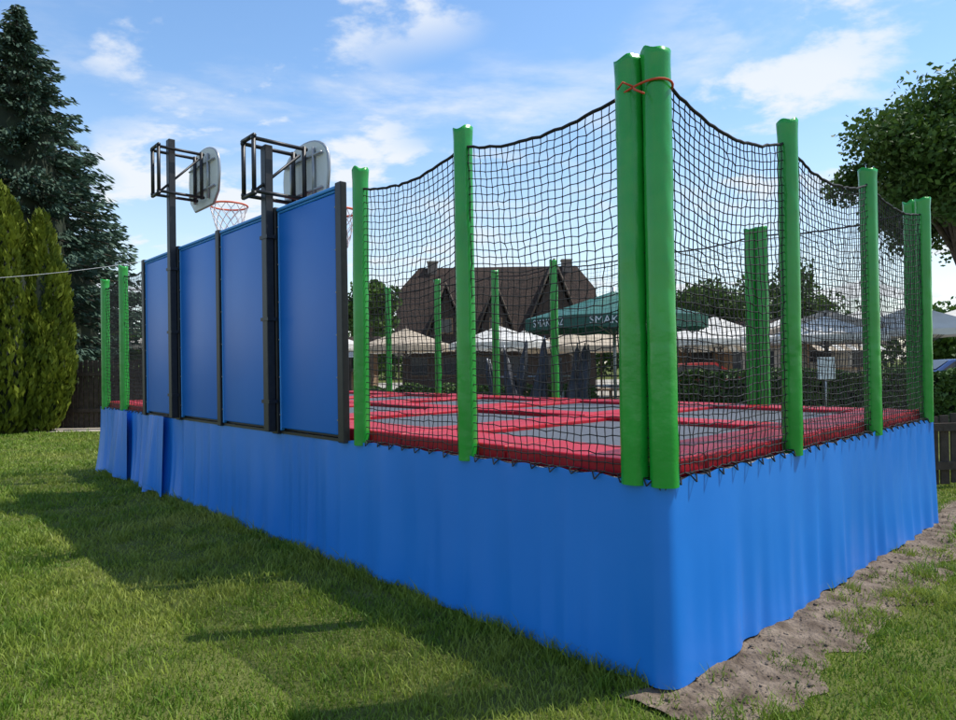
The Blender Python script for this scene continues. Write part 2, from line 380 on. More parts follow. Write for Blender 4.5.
V,F=prisms(np.concatenate(EA),np.concatenate(EB),np.concatenate(ER),3)
np_mesh('safety_net',V,F,M_net,AR)
K=np.concatenate(KN); r=0.0062
oc=np.array([[1,0,0],[-1,0,0],[0,1,0],[0,-1,0],[0,0,1],[0,0,-1]])*r
V=(K[:,None,:]+oc[None]).reshape(-1,3); b=(np.arange(len(K))*6)[:,None]
F=np.concatenate([b+np.array([f]) for f in ((0,2,4),(2,1,4),(1,3,4),(3,0,4),(2,0,5),(1,2,5),(3,1,5),(0,3,5))])
np_mesh('net_knots',V,F,M_net,AR)

# ------------------------------------------------------------------ padded wall with posts
WL=empty('sports_wall')
pt=[2.66,3.73,4.94,6.10,7.30]
for i,t in enumerate(pt):
    w=0.042 if i not in(1,3) else 0.052
    box_ts('post',t-w,t+w,-0.068,(-0.012 if i==0 else 0.02),0.935,2.875,M_black,WL,0.006,1)
for i in range(4):
    a=pt[i]+(0.052 if i in(1,3) else 0.042)+0.012; b_=pt[i+1]-(0.052 if i+1 in(1,3) else 0.042)-0.012
    box_ts('panel',a+0.02,b_-0.02,-0.045,-0.01,0.985,2.81,M_panel,WL,0.012,2)
    box_ts('panel_trim',a,a+0.018,-0.050,-0.012,0.965,2.83,M_ptrim,WL,0.006,1); box_ts('panel_trim',b_-0.018,b_,-0.050,-0.012,0.965,2.83,M_ptrim,WL,0.006,1)
    box_ts('panel_trim',a+0.02,b_-0.02,-0.050,-0.012,2.812,2.83,M_ptrim,WL,0.006,1)
    box_ts('top_cap',a,b_,-0.06,0.03,2.833,2.86,M_ptrim,WL,0.006,1)
    box_ts('bottom_rail',a,b_,-0.04,0.02,0.94,0.963,M_black,WL)
    box_ts('backing',a,b_,-0.008,0.02,0.966,2.83,M_black,WL)
    for z in np.linspace(1.1,2.7,6):
        for tt in (a+0.009,b_-0.009):
            tube('bolt',[W(tt,-0.05,z),W(tt,-0.056,z)],0.007,M_metal,WL,6)
# ------------------------------------------------------------------ basketball hoops
def hoop(t,zpost,zc,hgt,wid,zrim):
    H=empty('basketball_hoop')
    box_ts('post',t-0.046,t+0.046,-0.145,-0.075,0.96,zpost,M_black,H,0.005,1)
    for z in (1.2,1.9,2.6): box_ts('clamp',t-0.07,t+0.07,-0.15,-0.07,z,z+0.03,M_black,H)
    zt_=zc+hgt*0.40; zb=zc-hgt*0.40
    so_=-0.27
    for q in (t-0.10,t+0.10):
        tube('frame_upright',[W(q,so_,zb),W(q,so_,zt_)],0.019,M_black,H,6)
        for z in (zb+0.02,zt_-0.02): tube('arm',[W(q,so_-0.02,z),W(q,0.22,z)],0.017,M_black,H,6)
    for z in (zb,zt_): tube('frame_cross',[W(t-0.12,so_,z),W(t+0.12,so_,z)],0.019,M_black,H,6)
    tube('brace',[W(t,so_,zb),W(t,0.2,zt_-0.05)],0.014,M_black,H,6)
    for q in (t-0.10,t+0.10): tube('inner_upright',[W(q,0.19,zb),W(q,0.19,zt_)],0.02,M_black,H,6)
    for q in (t-0.2,t+0.2): tube('board_rib',[W(q,0.225,zc-hgt*0.4),W(q,0.225,zc+hgt*0.36)],0.016,M_metal,H,6)
    for z in (zc-0.15,zc+0.15): tube('board_rib',[W(t-wid*0.42,0.225,z),W(t+wid*0.42,0.225,z)],0.012,M_metal,H,6)
    out=[]
    hw=wid/2
    out+= [(-hw*0.62,-hgt/2),(hw*0.62,-hgt/2),(hw*0.92,-hgt*0.32),(hw,-0.02)]
    for i in range(15):
        a=i/14*pi; out.append((hw*math.cos(a),0.04+(hgt/2-0.04)*math.sin(a)**0.75))
    out+=[(-hw,-0.02),(-hw*0.92,-hgt*0.32)]
    n=len(out); V=[W(t+x,0.245,zc+z) for x,z in out]+[W(t+x,0.275,zc+z) for x,z in out]
    F=[tuple(range(n-1,-1,-1)),tuple(range(n,2*n))]+[(i,(i+1)%n,n+(i+1)%n,n+i) for i in range(n)]
    py_mesh('backboard',V,F,M_board,H)
    tube('board_edge',[W(t+x,0.26,zc+z) for x,z in out],0.016,M_metal,H,6,True)
    zr=zrim; rr=0.215; c=0.275+0.05+rr
    ring=[(t+rr*math.cos(2*pi*i/32),c+rr*math.sin(2*pi*i/32)) for i in range(32)]
    tube('rim',[W(a,b,zr) for a,b in ring],0.011,M_rim,H,8,True)
    tube('rim_bracket',[W(t-0.07,0.275,zr),W(t-0.05,0.37,zr)],0.012,M_rim,H,6); tube('rim_bracket',[W(t+0.07,0.275,zr),W(t+0.05,0.37,zr)],0.012,M_rim,H,6)
    A=[];B=[]
    lv=5
    def q(i,l):
        a=2*pi*(i+0.5*(l%2))/12; r_=rr*(1-0.085*l); return W(t+r_*math.cos(a),c+r_*math.sin(a),zr-0.065*l)
    for l in range(lv):
        for i in range(12):
            A.append(q(i,l));B.append(q(i if l%2==0 else i+1,l+1)); A.append(q(i,l));B.append(q(i-1 if l%2==0 else i,l+1))
    V,F=prisms(A,B,0.0045,4); np_mesh('hoop_net',V,F,M_cord,H)
hoop(3.73,3.40,3.19,0.60,0.80,2.93)
hoop(6.10,4.06,3.69,0.66,0.88,3.42)

# ------------------------------------------------------------------ fences
def picket(name,x0,x1,y0,y1,h,gap=0.14,w=0.1,jit=0.02):
    E=empty(name); L=math.hypot(x1-x0,y1-y0); ux,uy=(x1-x0)/L,(y1-y0)/L; n=int(L/gap)
    bm=bmesh.new()
    def bx(c,l,wdt,th,z0,z1):
        vs=[]
        for z in (z0,z1):
            for (a,b) in ((-l/2,-th/2),(l/2,-th/2),(l/2,th/2),(-l/2,th/2)): vs.append(bm.verts.new((c[0]+a*ux-b*uy,c[1]+a*uy+b*ux,z)))
        for f in ((3,2,1,0),(4,5,6,7),(0,1,5,4),(1,2,6,5),(2,3,7,6),(3,0,4,7)): bm.faces.new([vs[i] for i in f])
    for i in range(n+1):
        d=i*gap; bx((x0+ux*d,y0+uy*d),w,w,0.022,0.03+random.uniform(0,jit),h+random.uniform(-jit,jit))
    me=D.meshes.new('pickets'); bm.to_mesh(me); bm.free(); me.materials.append(M_wood); link(D.objects.new('pickets',me),E)
    bm=bmesh.new()
    for z in (h*0.25,h*0.78): bx(((x0+x1)/2+uy*0.04,(y0+y1)/2-ux*0.04),L,0.1,0.04,z,z+0.09)
    d=0
    while d<=L: bx((x0+ux*d+uy*0.11,y0+uy*d-ux*0.11),0.1,0.1,0.1,0,h+0.05); d+=2
    me=D.meshes.new('rails'); bm.to_mesh(me); bm.free(); me.materials.append(M_wood); link(D.objects.new('rails',me),E)
picket('wooden_fence',5.0,13.0,7.75,8.6,0.84,0.135,0.105)
picket('wooden_fence',-11.5,-3.2,17.2,17.2,1.75,0.13,0.10,0.04)

# ------------------------------------------------------------------ foliage builders
def leafmesh(name,C,L,Wd,mat_,parent,Dn=None,attr=None):
    C=np.asarray(C,float);n=len(C); L=np.broadcast_to(L,(n,))[:,None]; Wd=np.broadcast_to(Wd,(n,))[:,None]
    if Dn is None: Dn=rng.normal(size=(n,3))
    Dn=Dn/np.linalg.norm(Dn,axis=1,keepdims=True); R=rng.normal(size=(n,3)); P=np.cross(Dn,R); P/=np.maximum(np.linalg.norm(P,axis=1,keepdims=True),1e-6)
    V=np.stack([C-Dn*L/2,C+P*Wd/2,C+Dn*L/2,C-P*Wd/2],1).reshape(-1,3)
    F=(np.arange(n)*4)[:,None]+np.array([[0,1,2,3]])
    if attr is None: attr=rng.random(n)
    return np_mesh(name,V,F,mat_,parent,attr=np.repeat(attr,4))
def spruce(x,y,H,R):
    E=empty('spruce_tree')
    tube('trunk',[(x,y,0),(x,y,H*0.5),(x,y,H*0.98)],[0.28,0.16,0.02],M_bark,E,8)
    V=[];F=[]
    for j in range(16):
        f=j/15; 
        for k in range(18):
            a=2*pi*k/18; r_=R*0.5*((1-f)**0.8)*(1+0.25*noise.noise(Vector((math.cos(a)*2,math.sin(a)*2,f*9)))); V.append((x+r_*math.cos(a),y+r_*math.sin(a),0.7+f*(H-1.5)))
    for j in range(15):
        for k in range(18): F.append((j*18+k,j*18+(k+1)%18,(j+1)*18+(k+1)%18,(j+1)*18+k))
    py_mesh('shade_core',V,F,M_core,E,True)  # added dark cone filling the crown, inner shade put into its colour
    C=[];Dn=[];AT=[];A=[];B=[]
    z=0.8
    while z<H-0.12:
        f=(H-z)/H; rad=R*(f**0.78)*1.02
        nb=int(8+15*f)
        for k in range(nb):
            a=random.random()*2*pi; L=rad*random.uniform(0.74,1.08); z0=z+random.uniform(-.15,.15)
            ns=max(3,int(L/0.11)); bt=random.random()
            A.append((x,y,z0)); B.append((x+L*0.9*math.cos(a),y+L*0.9*math.sin(a),z0-0.25*L))
            for i in range(1,ns+1):
                g=i/ns; zz=z0-0.34*L*g+0.22*L*g*g
                if g<0.4 and L>1: continue
                bx=x+L*g*math.cos(a);by=y+L*g*math.sin(a)
                sp=0.36*(1.15-g)*min(1,L)+0.07
                for q in range(5):
                    o=random.uniform(-1,1)*sp
                    C.append((bx-o*math.sin(a)+random.gauss(0,.03),by+o*math.cos(a)+random.gauss(0,.03),zz-abs(o)*0.35-random.uniform(0,0.22)))
                    Dn.append((math.cos(a)-math.sin(a)*o*2.5,math.sin(a)+math.cos(a)*o*2.5,random.uniform(-1.0,0.35)))
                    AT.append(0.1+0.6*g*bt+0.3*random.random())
        z+=0.17+0.09*f
    V,F=prisms(A,B,0.02,3); np_mesh('branches',V,F,M_bark,E)
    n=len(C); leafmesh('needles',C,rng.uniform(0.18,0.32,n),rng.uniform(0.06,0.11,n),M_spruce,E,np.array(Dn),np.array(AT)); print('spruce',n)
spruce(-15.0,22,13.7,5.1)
def thuja(x,y,H,R,seed):
    E=empty('thuja_tree'); n=13000
    tube('trunk',[(x,y,0),(x,y,H*0.9)],[0.12,0.02],M_bark,E,6)
    def prof(u): return R*(min(1,(u+0.06)*3.2)**0.5)*(1-u**2.8)**0.75
    V=[];F=[]
    for j in range(20):
        u=j/19
        for k in range(16):
            a=2*pi*k/16; r_=prof(u)*0.72*(1+0.2*noise.noise(Vector((math.cos(a)*2+seed,math.sin(a)*2,u*5)))); V.append((x+r_*math.cos(a),y+r_*math.sin(a),0.1+u*H*0.95))
    for j in range(19):
        for k in range(16): F.append((j*16+k,j*16+(k+1)%16,(j+1)*16+(k+1)%16,(j+1)*16+k))
    py_mesh('core',V,F,M_core,E,True)  # added dark inner body that blocks light through the foliage
    C=[];Dn=[];AT=[]
    for i in range(n):
        u=random.random()**0.9; a=random.random()*2*pi
        nf=noise.noise(Vector((math.cos(a)*2.2+seed,math.sin(a)*2.2,u*H*0.75)))+0.5*noise.noise(Vector((math.cos(a)*6+seed,math.sin(a)*6,u*H*1.8)))
        r_=prof(u)*(0.92+0.40*nf)-abs(random.gauss(0,0.08))
        C.append((x+r_*math.cos(a),y+r_*math.sin(a),0.1+u*H+0.25*nf)); Dn.append((math.cos(a)*0.45+random.gauss(0,.25),math.sin(a)*0.45+random.gauss(0,.25),1))
        AT.append(min(1,max(0,0.45+0.9*nf+random.uniform(-.25,.25))))
    leafmesh('foliage',C,rng.uniform(0.12,0.28,n),rng.uniform(0.06,0.11,n),M_thuja,E,np.array(Dn),np.array(AT))
thuja(-12.6,16.3,5.6,1.1,1); thuja(-11.5,16.2,5.8,1.1,2); thuja(-10.85,16.7,5.3,0.76,3); thuja(-13.9,16.5,5.6,1.0,4)
def broadleaf(x,y,H,R,z0,n,ls,seed,name='deciduous_tree',clusters=60,mt_=None):
    E=empty(name); rnd=random.Random(seed)
    tube('trunk',[(x,y,0),(x+0.1,y,z0),(x,y,H*0.75)],[0.04*R+0.12,0.03*R+0.08,0.03],M_bark,E,10)
    zc=(H+z0)/2; hz=(H-z0)/2; C=[];AT=[]
    cl=[]
    for i in range(clusters):
        a=rnd.random()*2*pi; b=math.asin(rnd.uniform(-0.9,1)); q=rnd.uniform(0.35,0.92)
        c=(x+R*q*math.cos(a)*math.cos(b),y+R*q*math.sin(a)*math.cos(b),zc+hz*q*math.sin(b)); cl.append((c,rnd.uniform(0.18,0.38)*R,rnd.random()))
        tube('limb',[(x,y,z0*0.9+rnd.uniform(0,hz*0.9)),((x+c[0])/2,(y+c[1])/2,(zc+c[2])/2-0.1*hz),c],[0.05*R**0.5,0.03*R**0.5,0.008],M_bark,E,5)
    per=n//clusters
    for c,r_,br in cl:
        v=rng.normal(size=(per,3)); v/=np.linalg.norm(v,axis=1,keepdims=True); v*=(r_*rng.uniform(0.35,1.15,(per,1))); v[:,2]*=0.75
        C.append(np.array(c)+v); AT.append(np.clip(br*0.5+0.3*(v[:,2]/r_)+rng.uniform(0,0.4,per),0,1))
    C=np.concatenate(C); m_=len(C)
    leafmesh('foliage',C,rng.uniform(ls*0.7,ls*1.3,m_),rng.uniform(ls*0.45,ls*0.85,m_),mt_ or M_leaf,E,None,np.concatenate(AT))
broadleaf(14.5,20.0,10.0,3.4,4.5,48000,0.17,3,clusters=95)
broadleaf(14.5,42.0,6.6,3.4,1.6,9000,0.3,5,clusters=40)
broadleaf(-4.9,30.0,5.4,1.5,2.6,8000,0.24,8,clusters=36)
broadleaf(10.3,45.0,6.3,1.8,2.0,6000,0.3,9,clusters=30)
broadleaf(21,46.0,8.0,3.6,2.0,9000,0.32,10,clusters=40)
C=[];AT=[]
for i in range(110):
    x=-95+i*1.75+random.uniform(-1,1); yy=random.uniform(72,84); hh=random.uniform(4.5,8.5); r_=random.uniform(2,3.6)
    for q in range(5):
        c=np.array([x+random.uniform(-1.5,1.5),yy+random.uniform(-1.5,1.5),hh*random.uniform(0.2,0.85)]); v=rng.normal(size=(110,3)); v/=np.linalg.norm(v,axis=1,keepdims=True); v*=r_*rng.uniform(.5,1.1,(110,1)); v[:,2]*=0.8
        C.append(c+v); AT.append(rng.uniform(0,0.6,110)+0.3*random.random())
C=np.concatenate(C); m_=len(C); leafmesh('distant_trees',C,rng.uniform(0.4,0.9,m_),rng.uniform(0.3,0.6,m_),M_leaf,None,None,np.concatenate(AT))
def hedge(x0,x1,y0,y1,h,wd):
    n=int(2200*(x1-x0)); H=empty('hedge')
    f=rng.random(n); x=x0+(x1-x0)*f; yb=y0+(y1-y0)*f
    sd=rng.integers(0,3,n); z=rng.uniform(0.05,1,n)*h; off_=rng.uniform(-wd,wd,n)
    off_=np.where(sd==0,-wd,off_); z=np.where(sd==1,h,z)
    nn=np.array([noise.noise(Vector((a*2.2,b*3,c*2))) for a,b,c in zip(x,z,off_)])
    C=np.stack([x+rng.normal(0,.04,n),yb+off_+0.14*nn,np.maximum(0.03,z+0.16*nn)],1)
    leafmesh('foliage',C,0.12,0.07,M_hedge,H,None,np.clip(0.5+nn+rng.uniform(-.3,.3,n),0,1))
    box('core',x0,x1,min(y0,y1)-wd*0.7,max(y0,y1)+wd*0.7,0.01,h*0.88,M_core,H)
hedge(3.9,12.5,14.2,14.2,1.22,0.35)
hedge(-2.5,2.6,15.2,15.2,0.95,0.35)
hedge(-11.0,-3.6,18.1,18.1,1.5,0.4)

# ------------------------------------------------------------------ house (steep dark shingle roof, timber walls)
HO=empty('timber_house')
hx0,hx1,hy0,hy1,he,hr=-4.6,6.9,36,43,2.2,7.25
box('walls',hx0+0.5,hx1-0.5,hy0+0.5,hy1-0.5,0,he+0.05,M_wall,HO)
ym=(hy0+hy1)/2; hd=(hy1-hy0)/2
sl=(hr-he)/hd; q_=2.5
V=[(hx0,hy0,he),(hx1,hy0,he),(hx1,hy1,he),(hx0,hy1,he),(hx0+1.2,ym,hr),(hx1-1.0,ym,hr),
   (hx0+0.1,hy0+q_,he+q_*sl),(hx1-0.1,hy0+q_,he+q_*sl),(hx1-0.1,hy1-q_,he+q_*sl),(hx0+0.1,hy1-q_,he+q_*sl)]
F=[(0,1,7,5,4,6),(2,3,9,4,5,8),(7,8,5),(6,4,9)]
py_mesh('roof',V,F,M_roof,HO)
for i_,(xa) in enumerate((hx0+0.12,hx1-0.12)):
    py_mesh('gable_boards',[(xa,hy0+.1,he),(xa,hy1-.1,he),(xa,hy1-q_,he+q_*sl-.05),(xa,hy0+q_,he+q_*sl-.05)],[(0,1,2,3)],M_wall,HO)
py_mesh('roof_soffit',[(hx0,hy0,he-0.02),(hx1,hy0,he-0.02),(hx1,hy1,he-0.02),(hx0,hy1,he-0.02)],[(0,1,2,3)],M_wall,HO)
for dx_,s_,ht in ((-1.7,1.15,2.9),(1.0,1.15,2.9),(4.2,1.7,4.1)):
    yb=hy0+0.6; z0=he+0.6*sl; zt_=z0+ht
    yy2=hy0+(zt_-he)/sl
    V=[(dx_-s_,yb-0.2,z0-0.1),(dx_+s_,yb-0.2,z0-0.1),(dx_,yb-0.35,zt_),(dx_,yy2+0.1,zt_)]
    yl=hy0+(z0-he)/sl+0.1
    V+=[(dx_-s_,yl,z0-0.1),(dx_+s_,yl,z0-0.1)]
    py_mesh('dormer_roof',V,[(0,2,3,4),(2,1,5,3)],M_roof,HO)
    py_mesh('dormer_front',[(dx_-s_+.2,yb,z0-0.1),(dx_+s_-.2,yb,z0-0.1),(dx_,yb,zt_-0.4)],[(0,1,2)],M_wall,HO)
    for sg in (-1,1): tube('barge_board',[(dx_+sg*s_,yb-0.24,z0-0.1),(dx_,yb-0.38,zt_+0.02)],0.05,M_bark,HO,4)
    box('dormer_window_frame',dx_-0.36,dx_+0.36,yb-0.06,yb-0.02,z0+0.15,z0+1.0,M_tblw,HO); box('dormer_window',dx_-0.29,dx_+0.29,yb-0.09,yb-0.062,z0+0.22,z0+0.93,M_glass,HO)
for cx in (-2.6,5.3):
    box('chimney',cx-0.28,cx+0.28,ym-0.28,ym+0.28,hr-1.0,hr+0.3,M_brick,HO); box('chimney_cap',cx-0.33,cx+0.33,ym-0.33,ym+0.33,hr+0.302,hr+0.37,M_stone,HO)
for cx in np.linspace(hx0+1.4,hx1-1.4,6):
    box('window_frame',cx-0.5,cx+0.5,hy0+0.44,hy0+0.49,0.9,2.0,M_bark,HO); box('window',cx-0.42,cx+0.42,hy0+0.40,hy0+0.438,0.98,1.92,M_glass,HO)
LB=empty('garden_pavilion')
box('walls',9.5,22,37,43,0,2.3,M_stone,LB)
py_mesh('roof',[(9,36.6,2.3),(22.5,36.6,2.3),(22.5,43.4,2.3),(9,43.4,2.3),(10.5,40,3.9),(21,40,3.9)],[(0,1,5,4),(2,3,4,5),(1,2,5),(3,0,4),(0,3,2,1)],M_roof,LB)
for cx in np.linspace(10.4,21.2,7): box('window',cx-0.5,cx+0.5,36.93,36.97,0.8,2.0,M_glass,LB)

# ------------------------------------------------------------------ parasols
def parasol(x,y,rim,apex,R,mt_,n=8,val=0.22,text=False,rot=0.39,name='parasol'):
    E=empty(name); V=[];F=[]
    rr=6
    for j in range(rr+1):
        g=j/rr
        for k in range(n*4):
            a=rot+2*pi*k/(n*4); kk=k%4/4
            edge=1-0.075*math.sin(pi*kk)
            r_=R*g*edge; sg=-0.05*R*math.sin(pi*g)*(0.5+0.5*math.sin(pi*kk))
            V.append((x+r_*math.cos(a),y+r_*math.sin(a),apex-(apex-rim)*g**1.05+sg*0.6))
    m_=n*4
    for j in range(rr):
        for k in range(m_): F.append((j*m_+k,j*m_+(k+1)%m_,(j+1)*m_+(k+1)%m_,(j+1)*m_+k))
    b=len(V)
    for k in range(m_):
        v=V[rr*m_+k]; V.append((v[0],v[1],v[2]-val*(1-0.12*(k%2))))
    for k in range(m_): F.append((rr*m_+k,rr*m_+(k+1)%m_,b+(k+1)%m_,b+k))
    py_mesh('canopy',V,F,mt_,E)
    tube('pole',[(x,y,0),(x,y,apex+0.08)],0.035,M_metal if text else M_wood,E,8)
    for k in range(n):
        a=rot+2*pi*k/n; tube('rib',[(x,y,apex-0.12),(x+R*0.96*math.cos(a),y+R*0.96*math.sin(a),rim-0.02)],0.012,M_metal,E,5)
        tube('strut',[(x,y,rim-0.35),(x+R*0.5*math.cos(a),y+R*0.5*math.sin(a),(apex+rim)/2-0.05)],0.012,M_metal,E,5)
    box('base',x-0.4,x+0.4,y-0.4,y+0.4,0.01,0.1,M_dark,E)
    if text:
        for kk in (4,5):
            a0=rot+2*pi*kk/n; a1=rot+2*pi*(kk+1)/n; am=(a0+a1)/2
            cu=D.curves.new('lettering','FONT'); cu.body='SMAKOSZ'; cu.size=0.21; cu.align_x='CENTER'; cu.extrude=0.001
            o=D.objects.new('lettering',cu); o.data.materials.append(M_white); link(o,E)
            rd=R*math.cos(pi/n)*1.0+0.02
            o.location=(x+rd*math.cos(am),y+rd*math.sin(am),rim-0.18); o.rotation_euler=(pi/2,0,am+pi/2)
parasol(2.9,14.2,2.42,3.02,1.95,M_gcan,8,0.26,True,rot=0.2)
ps=[(0.6,19,2.1,2.6,1.5),(3.0,20.5,2.0,2.6,1.7),(5.9,19,2.1,2.65,1.6),(7.6,21,2.2,2.8,1.7),(9.6,18.5,2.15,2.7,1.6),(11.2,21.5,2.5,3.1,1.8),(13.2,19.5,2.3,2.9,1.7),(14.2,22,2.6,3.2,1.8),(17.2,23.5,2.7,3.3,2.0),
    (-2.2,20.5,2.1,2.65,1.5),(-5.2,21,2.2,2.8,1.6),(-7.9,20,2.1,2.7,1.6),(-10.8,24,2.4,3.0,1.9),(4.6,25,2.3,2.9,1.7),(8.4,26.5,2.4,3.1,1.9),(12.6,27,2.6,3.3,1.9),(1.8,26,2.2,2.8,1.7),(6.6,29,2.5,3.2,2.0),(10.6,30,2.7,3.5,2.1),(16.5,29,2.8,3.6,2.1),(-3.2,27,2.2,2.9,1.8)]
for i,(x,y_,a,b,R_) in enumerate(ps): parasol(x,y_,a,b,R_,M_beige if i%4==1 else M_cream,8,0.18,False,rot=random.random())
def table(x,y,r):
    E=empty('picnic_table')
    def bb(nm,ax,bx,ay,by,z0,z1):
        o=box(nm,ax,bx,ay,by,z0,z1,M_tblw,E); o.location=(x,y,0); o.rotation_euler=(0,0,r)
    bb('top',-0.9,0.9,-0.38,0.38,0.70,0.75); bb('bench',-0.9,0.9,-0.8,-0.55,0.42,0.46); bb('bench',-0.9,0.9,0.55,0.8,0.42,0.46)
    for q in (-0.65,0.65):
        bb('leg',q-0.04,q+0.04,-0.3,-0.2,0,0.70); bb('leg',q-0.04,q+0.04,0.2,0.3,0,0.70); bb('crossbar',q-0.04,q+0.04,-0.8,0.8,0.34,0.419)
for i,(x,y_,a,b,R_) in enumerate(ps[:9]): table(x+0.2,y_-0.9,random.uniform(-.4,.4))
def kiosk(x,y,w,c_):
    E=empty('food_kiosk')
    box('counter_wall',x,x+w,y,y+2.0,0,1.05,c_,E); box('back_wall',x,x+w,y+1.9,y+2.003,1.052,2.3,c_,E)
    for q in (x+0.06,x+w-0.06): box('corner_post',q-0.05,q+0.05,y+0.02,y+0.12,1.055,2.3,M_tblw,E)
    box('counter_top',x-0.1,x+w+0.1,y-0.2,y+0.35,1.056,1.10,M_tblw,E)
    py_mesh('roof',[(x-0.3,y-0.5,2.25),(x+w+0.3,y-0.5,2.25),(x+w+0.3,y+2.3,2.25),(x-0.3,y+2.3,2.25),(x-0.3,y+0.9,2.95),(x+w+0.3,y+0.9,2.95)],[(0,1,5,4),(2,3,4,5),(1,2,5),(3,0,4)],M_roof,E)
    n_=int(w/0.3)
    for k in range(n_):
        xa=x-0.1+k*(w+0.2)/n_; py_mesh('awning_stripe',[(xa,y-0.52,2.2),(xa+(w+0.2)/n_,y-0.52,2.2),(xa+(w+0.2)/n_,y-1.2,1.92),(xa,y-1.2,1.92)],[(0,1,2,3)],M_cream if k%2 else M_beige,E)
    box('menu_board',x+w*0.3,x+w*0.7,y+1.84,y+1.88,1.4,2.0,M_dark,E)
kiosk(9.3,31.5,3.4,M_tblw); kiosk(16.0,32.5,3.0,M_stone); kiosk(-8.2,31.5,3.2,M_tblw)
def chair(x,y,r):
    E=empty('garden_chair')
    def bb(nm,ax,bx,ay,by,z0,z1):
        o=box(nm,ax,bx,ay,by,z0,z1,M_white,E); o.location=(x,y,0); o.rotation_euler=(0,0,r)
    bb('seat',-.23,.23,-.23,.2,.42,.45); bb('backrest',-.23,.23,.21,.24,.46,.88)
    for a_ in (-.21,.18):
        for b_ in (-.21,.18): bb('leg',a_,a_+.03,b_,b_+.03,0,.419)
    for a_ in (-.26,.235): bb('armrest',a_,a_+.03,-.2,.2,.64,.67); bb('arm_post',a_+0.004,a_+.026,-.19,-.16,.452,.638)
for i,(x,y_) in enumerate([(4.6,17.4),(5.4,17.2),(6.4,17.6),(7.9,17.3),(8.6,17.0),(10.6,17.2),(0.2,17.2),(-1.2,17.6),(12.0,17.6),(13.0,17.2)]): chair(x,y_,i*1.3)
RK=empty('parasol_rack')
for z in (0.5,1.25): tube('rail',[(0.35,13.3,z),(1.95,13.3,z)],0.02,M_metal,RK,6)
for x in (0.35,1.95): tube('upright',[(x,13.3,0),(x,13.3,1.35)],0.025,M_metal,RK,6)
rr_=random.Random(4)
for i in range(14):
    x=0.40+i*0.115; lx=rr_.uniform(-0.4,0.4); top=rr_.uniform(1.5,2.1); yb=12.75+rr_.uniform(-.1,.1)
    m_=M_cream if i==10 else M_tarp
    base=Vector((x,yb,0.0)); tp=Vector((x+lx,13.18,top)); V=[];F=[];rows=18;nn_=20
    dirv=(tp-base)
    for j in range(rows+1):
        g=j/rows; c=base+dirv*(0.18+0.82*g); R0=0.14*(1-g)**0.55*(0.75+0.25*math.sin(g*9+i))+0.012
        for k in range(nn_):
            a=2*pi*k/nn_; r_=R0*(1+0.25*math.sin(a*5+g*3)); V.append((c.x+r_*math.cos(a),c.y+r_*math.sin(a),c.z))
    for j in range(rows):
        for k in range(nn_): F.append((j*nn_+k,j*nn_+(k+1)%nn_,(j+1)*nn_+(k+1)%nn_,(j+1)*nn_+k))
    py_mesh('closed_parasol',V,F,m_,RK,True); tube('closed_parasol_pole',[tuple(base),tuple(tp+dirv.normalized()*0.06)],0.016,M_metal,RK,6)
IB=empty('notice_sign'); box('panel',6.9,7.25,13.6,13.63,1.1,1.55,M_white,IB,0.005); tube('post',[(7.07,13.66,0),(7.07,13.66,1.5)],0.025,M_metal,IB)
# parked cars beyond the terrace (right background)
def car(x,y,paint,r):
    E=empty('parked_car'); prof=[(-2.1,0.35),(-2.15,0.75),(-1.9,0.9),(-1.2,1.0),(-0.6,1.42),(0.8,1.46),(1.5,1.0),(2.05,0.95),(2.15,0.6),(2.1,0.35)]
    V=[];n=len(prof)
    for sg,ins in ((-1,0),(1,0)):
        for (a,z) in prof:
            w=0.86 if z<1.05 else 0.68
            V.append((a,sg*w,z))
    F=[tuple(range(n-1,-1,-1)),tuple(range(n,2*n))]+[(i,(i+1)%n,n+(i+1)%n,n+i) for i in range(n)]
    def add(o): o.location=(x,y,0); o.rotation_euler=(0,0,r)
    o=py_mesh('body',V,F,paint,E); add(o)
    for sg in (-1,1):
        q=[(-1.0,sg*0.87,1.03),(-0.5,sg*0.735,1.36),(0.75,sg*0.735,1.38),(1.25,sg*0.87,1.03)]
        o=py_mesh('side_window',q,[(0,1,2,3)],M_glass,E); add(o)
        for wx in (-1.35,1.3):
            pts_=[(wx,sg*0.70,0.32),(wx,sg*0.89,0.32)]
            o=tube('wheel',pts_,0.32,M_dark,E,18); add(o); o=tube('hub',[(wx,sg*0.885,0.32),(wx,sg*0.90,0.32)],0.17,M_metal,E,12); add(o)
    for (a,b) in (((-1.16,1.05),(-0.64,1.40)),((0.86,1.43),(1.44,1.05))):
        o=py_mesh('windscreen',[(a[0],-0.66,a[1]+0.02),(a[0],0.66,a[1]+0.02),(b[0],0.6,b[1]+0.02),(b[0],-0.6,b[1]+0.02)],[(0,1,2,3)],M_glass,E); add(o)
M_cr=mat('car_paint_red',(0.35,0.02,0.02),None,0.3); M_cb=mat('car_paint_blue',(0.03,0.08,0.25),None,0.3)
car(7.3,23.6,M_cr,0.1); car(19.0,26.5,M_cb,-0.15)
pts=[]
for i in range(25):
    f=i/24; pts.append((-11.5+6.2*f,12.3+0.5*f,3.2+0.55*f-0.5*4*f*(1-f)*0.35))
wire=empty('string_light_cable'); tube('cable',pts,0.005,M_cord,wire,5); tube('cable_post',[(-5.3,12.8,0),(-5.3,12.8,3.8)],0.03,M_wood,wire,6)

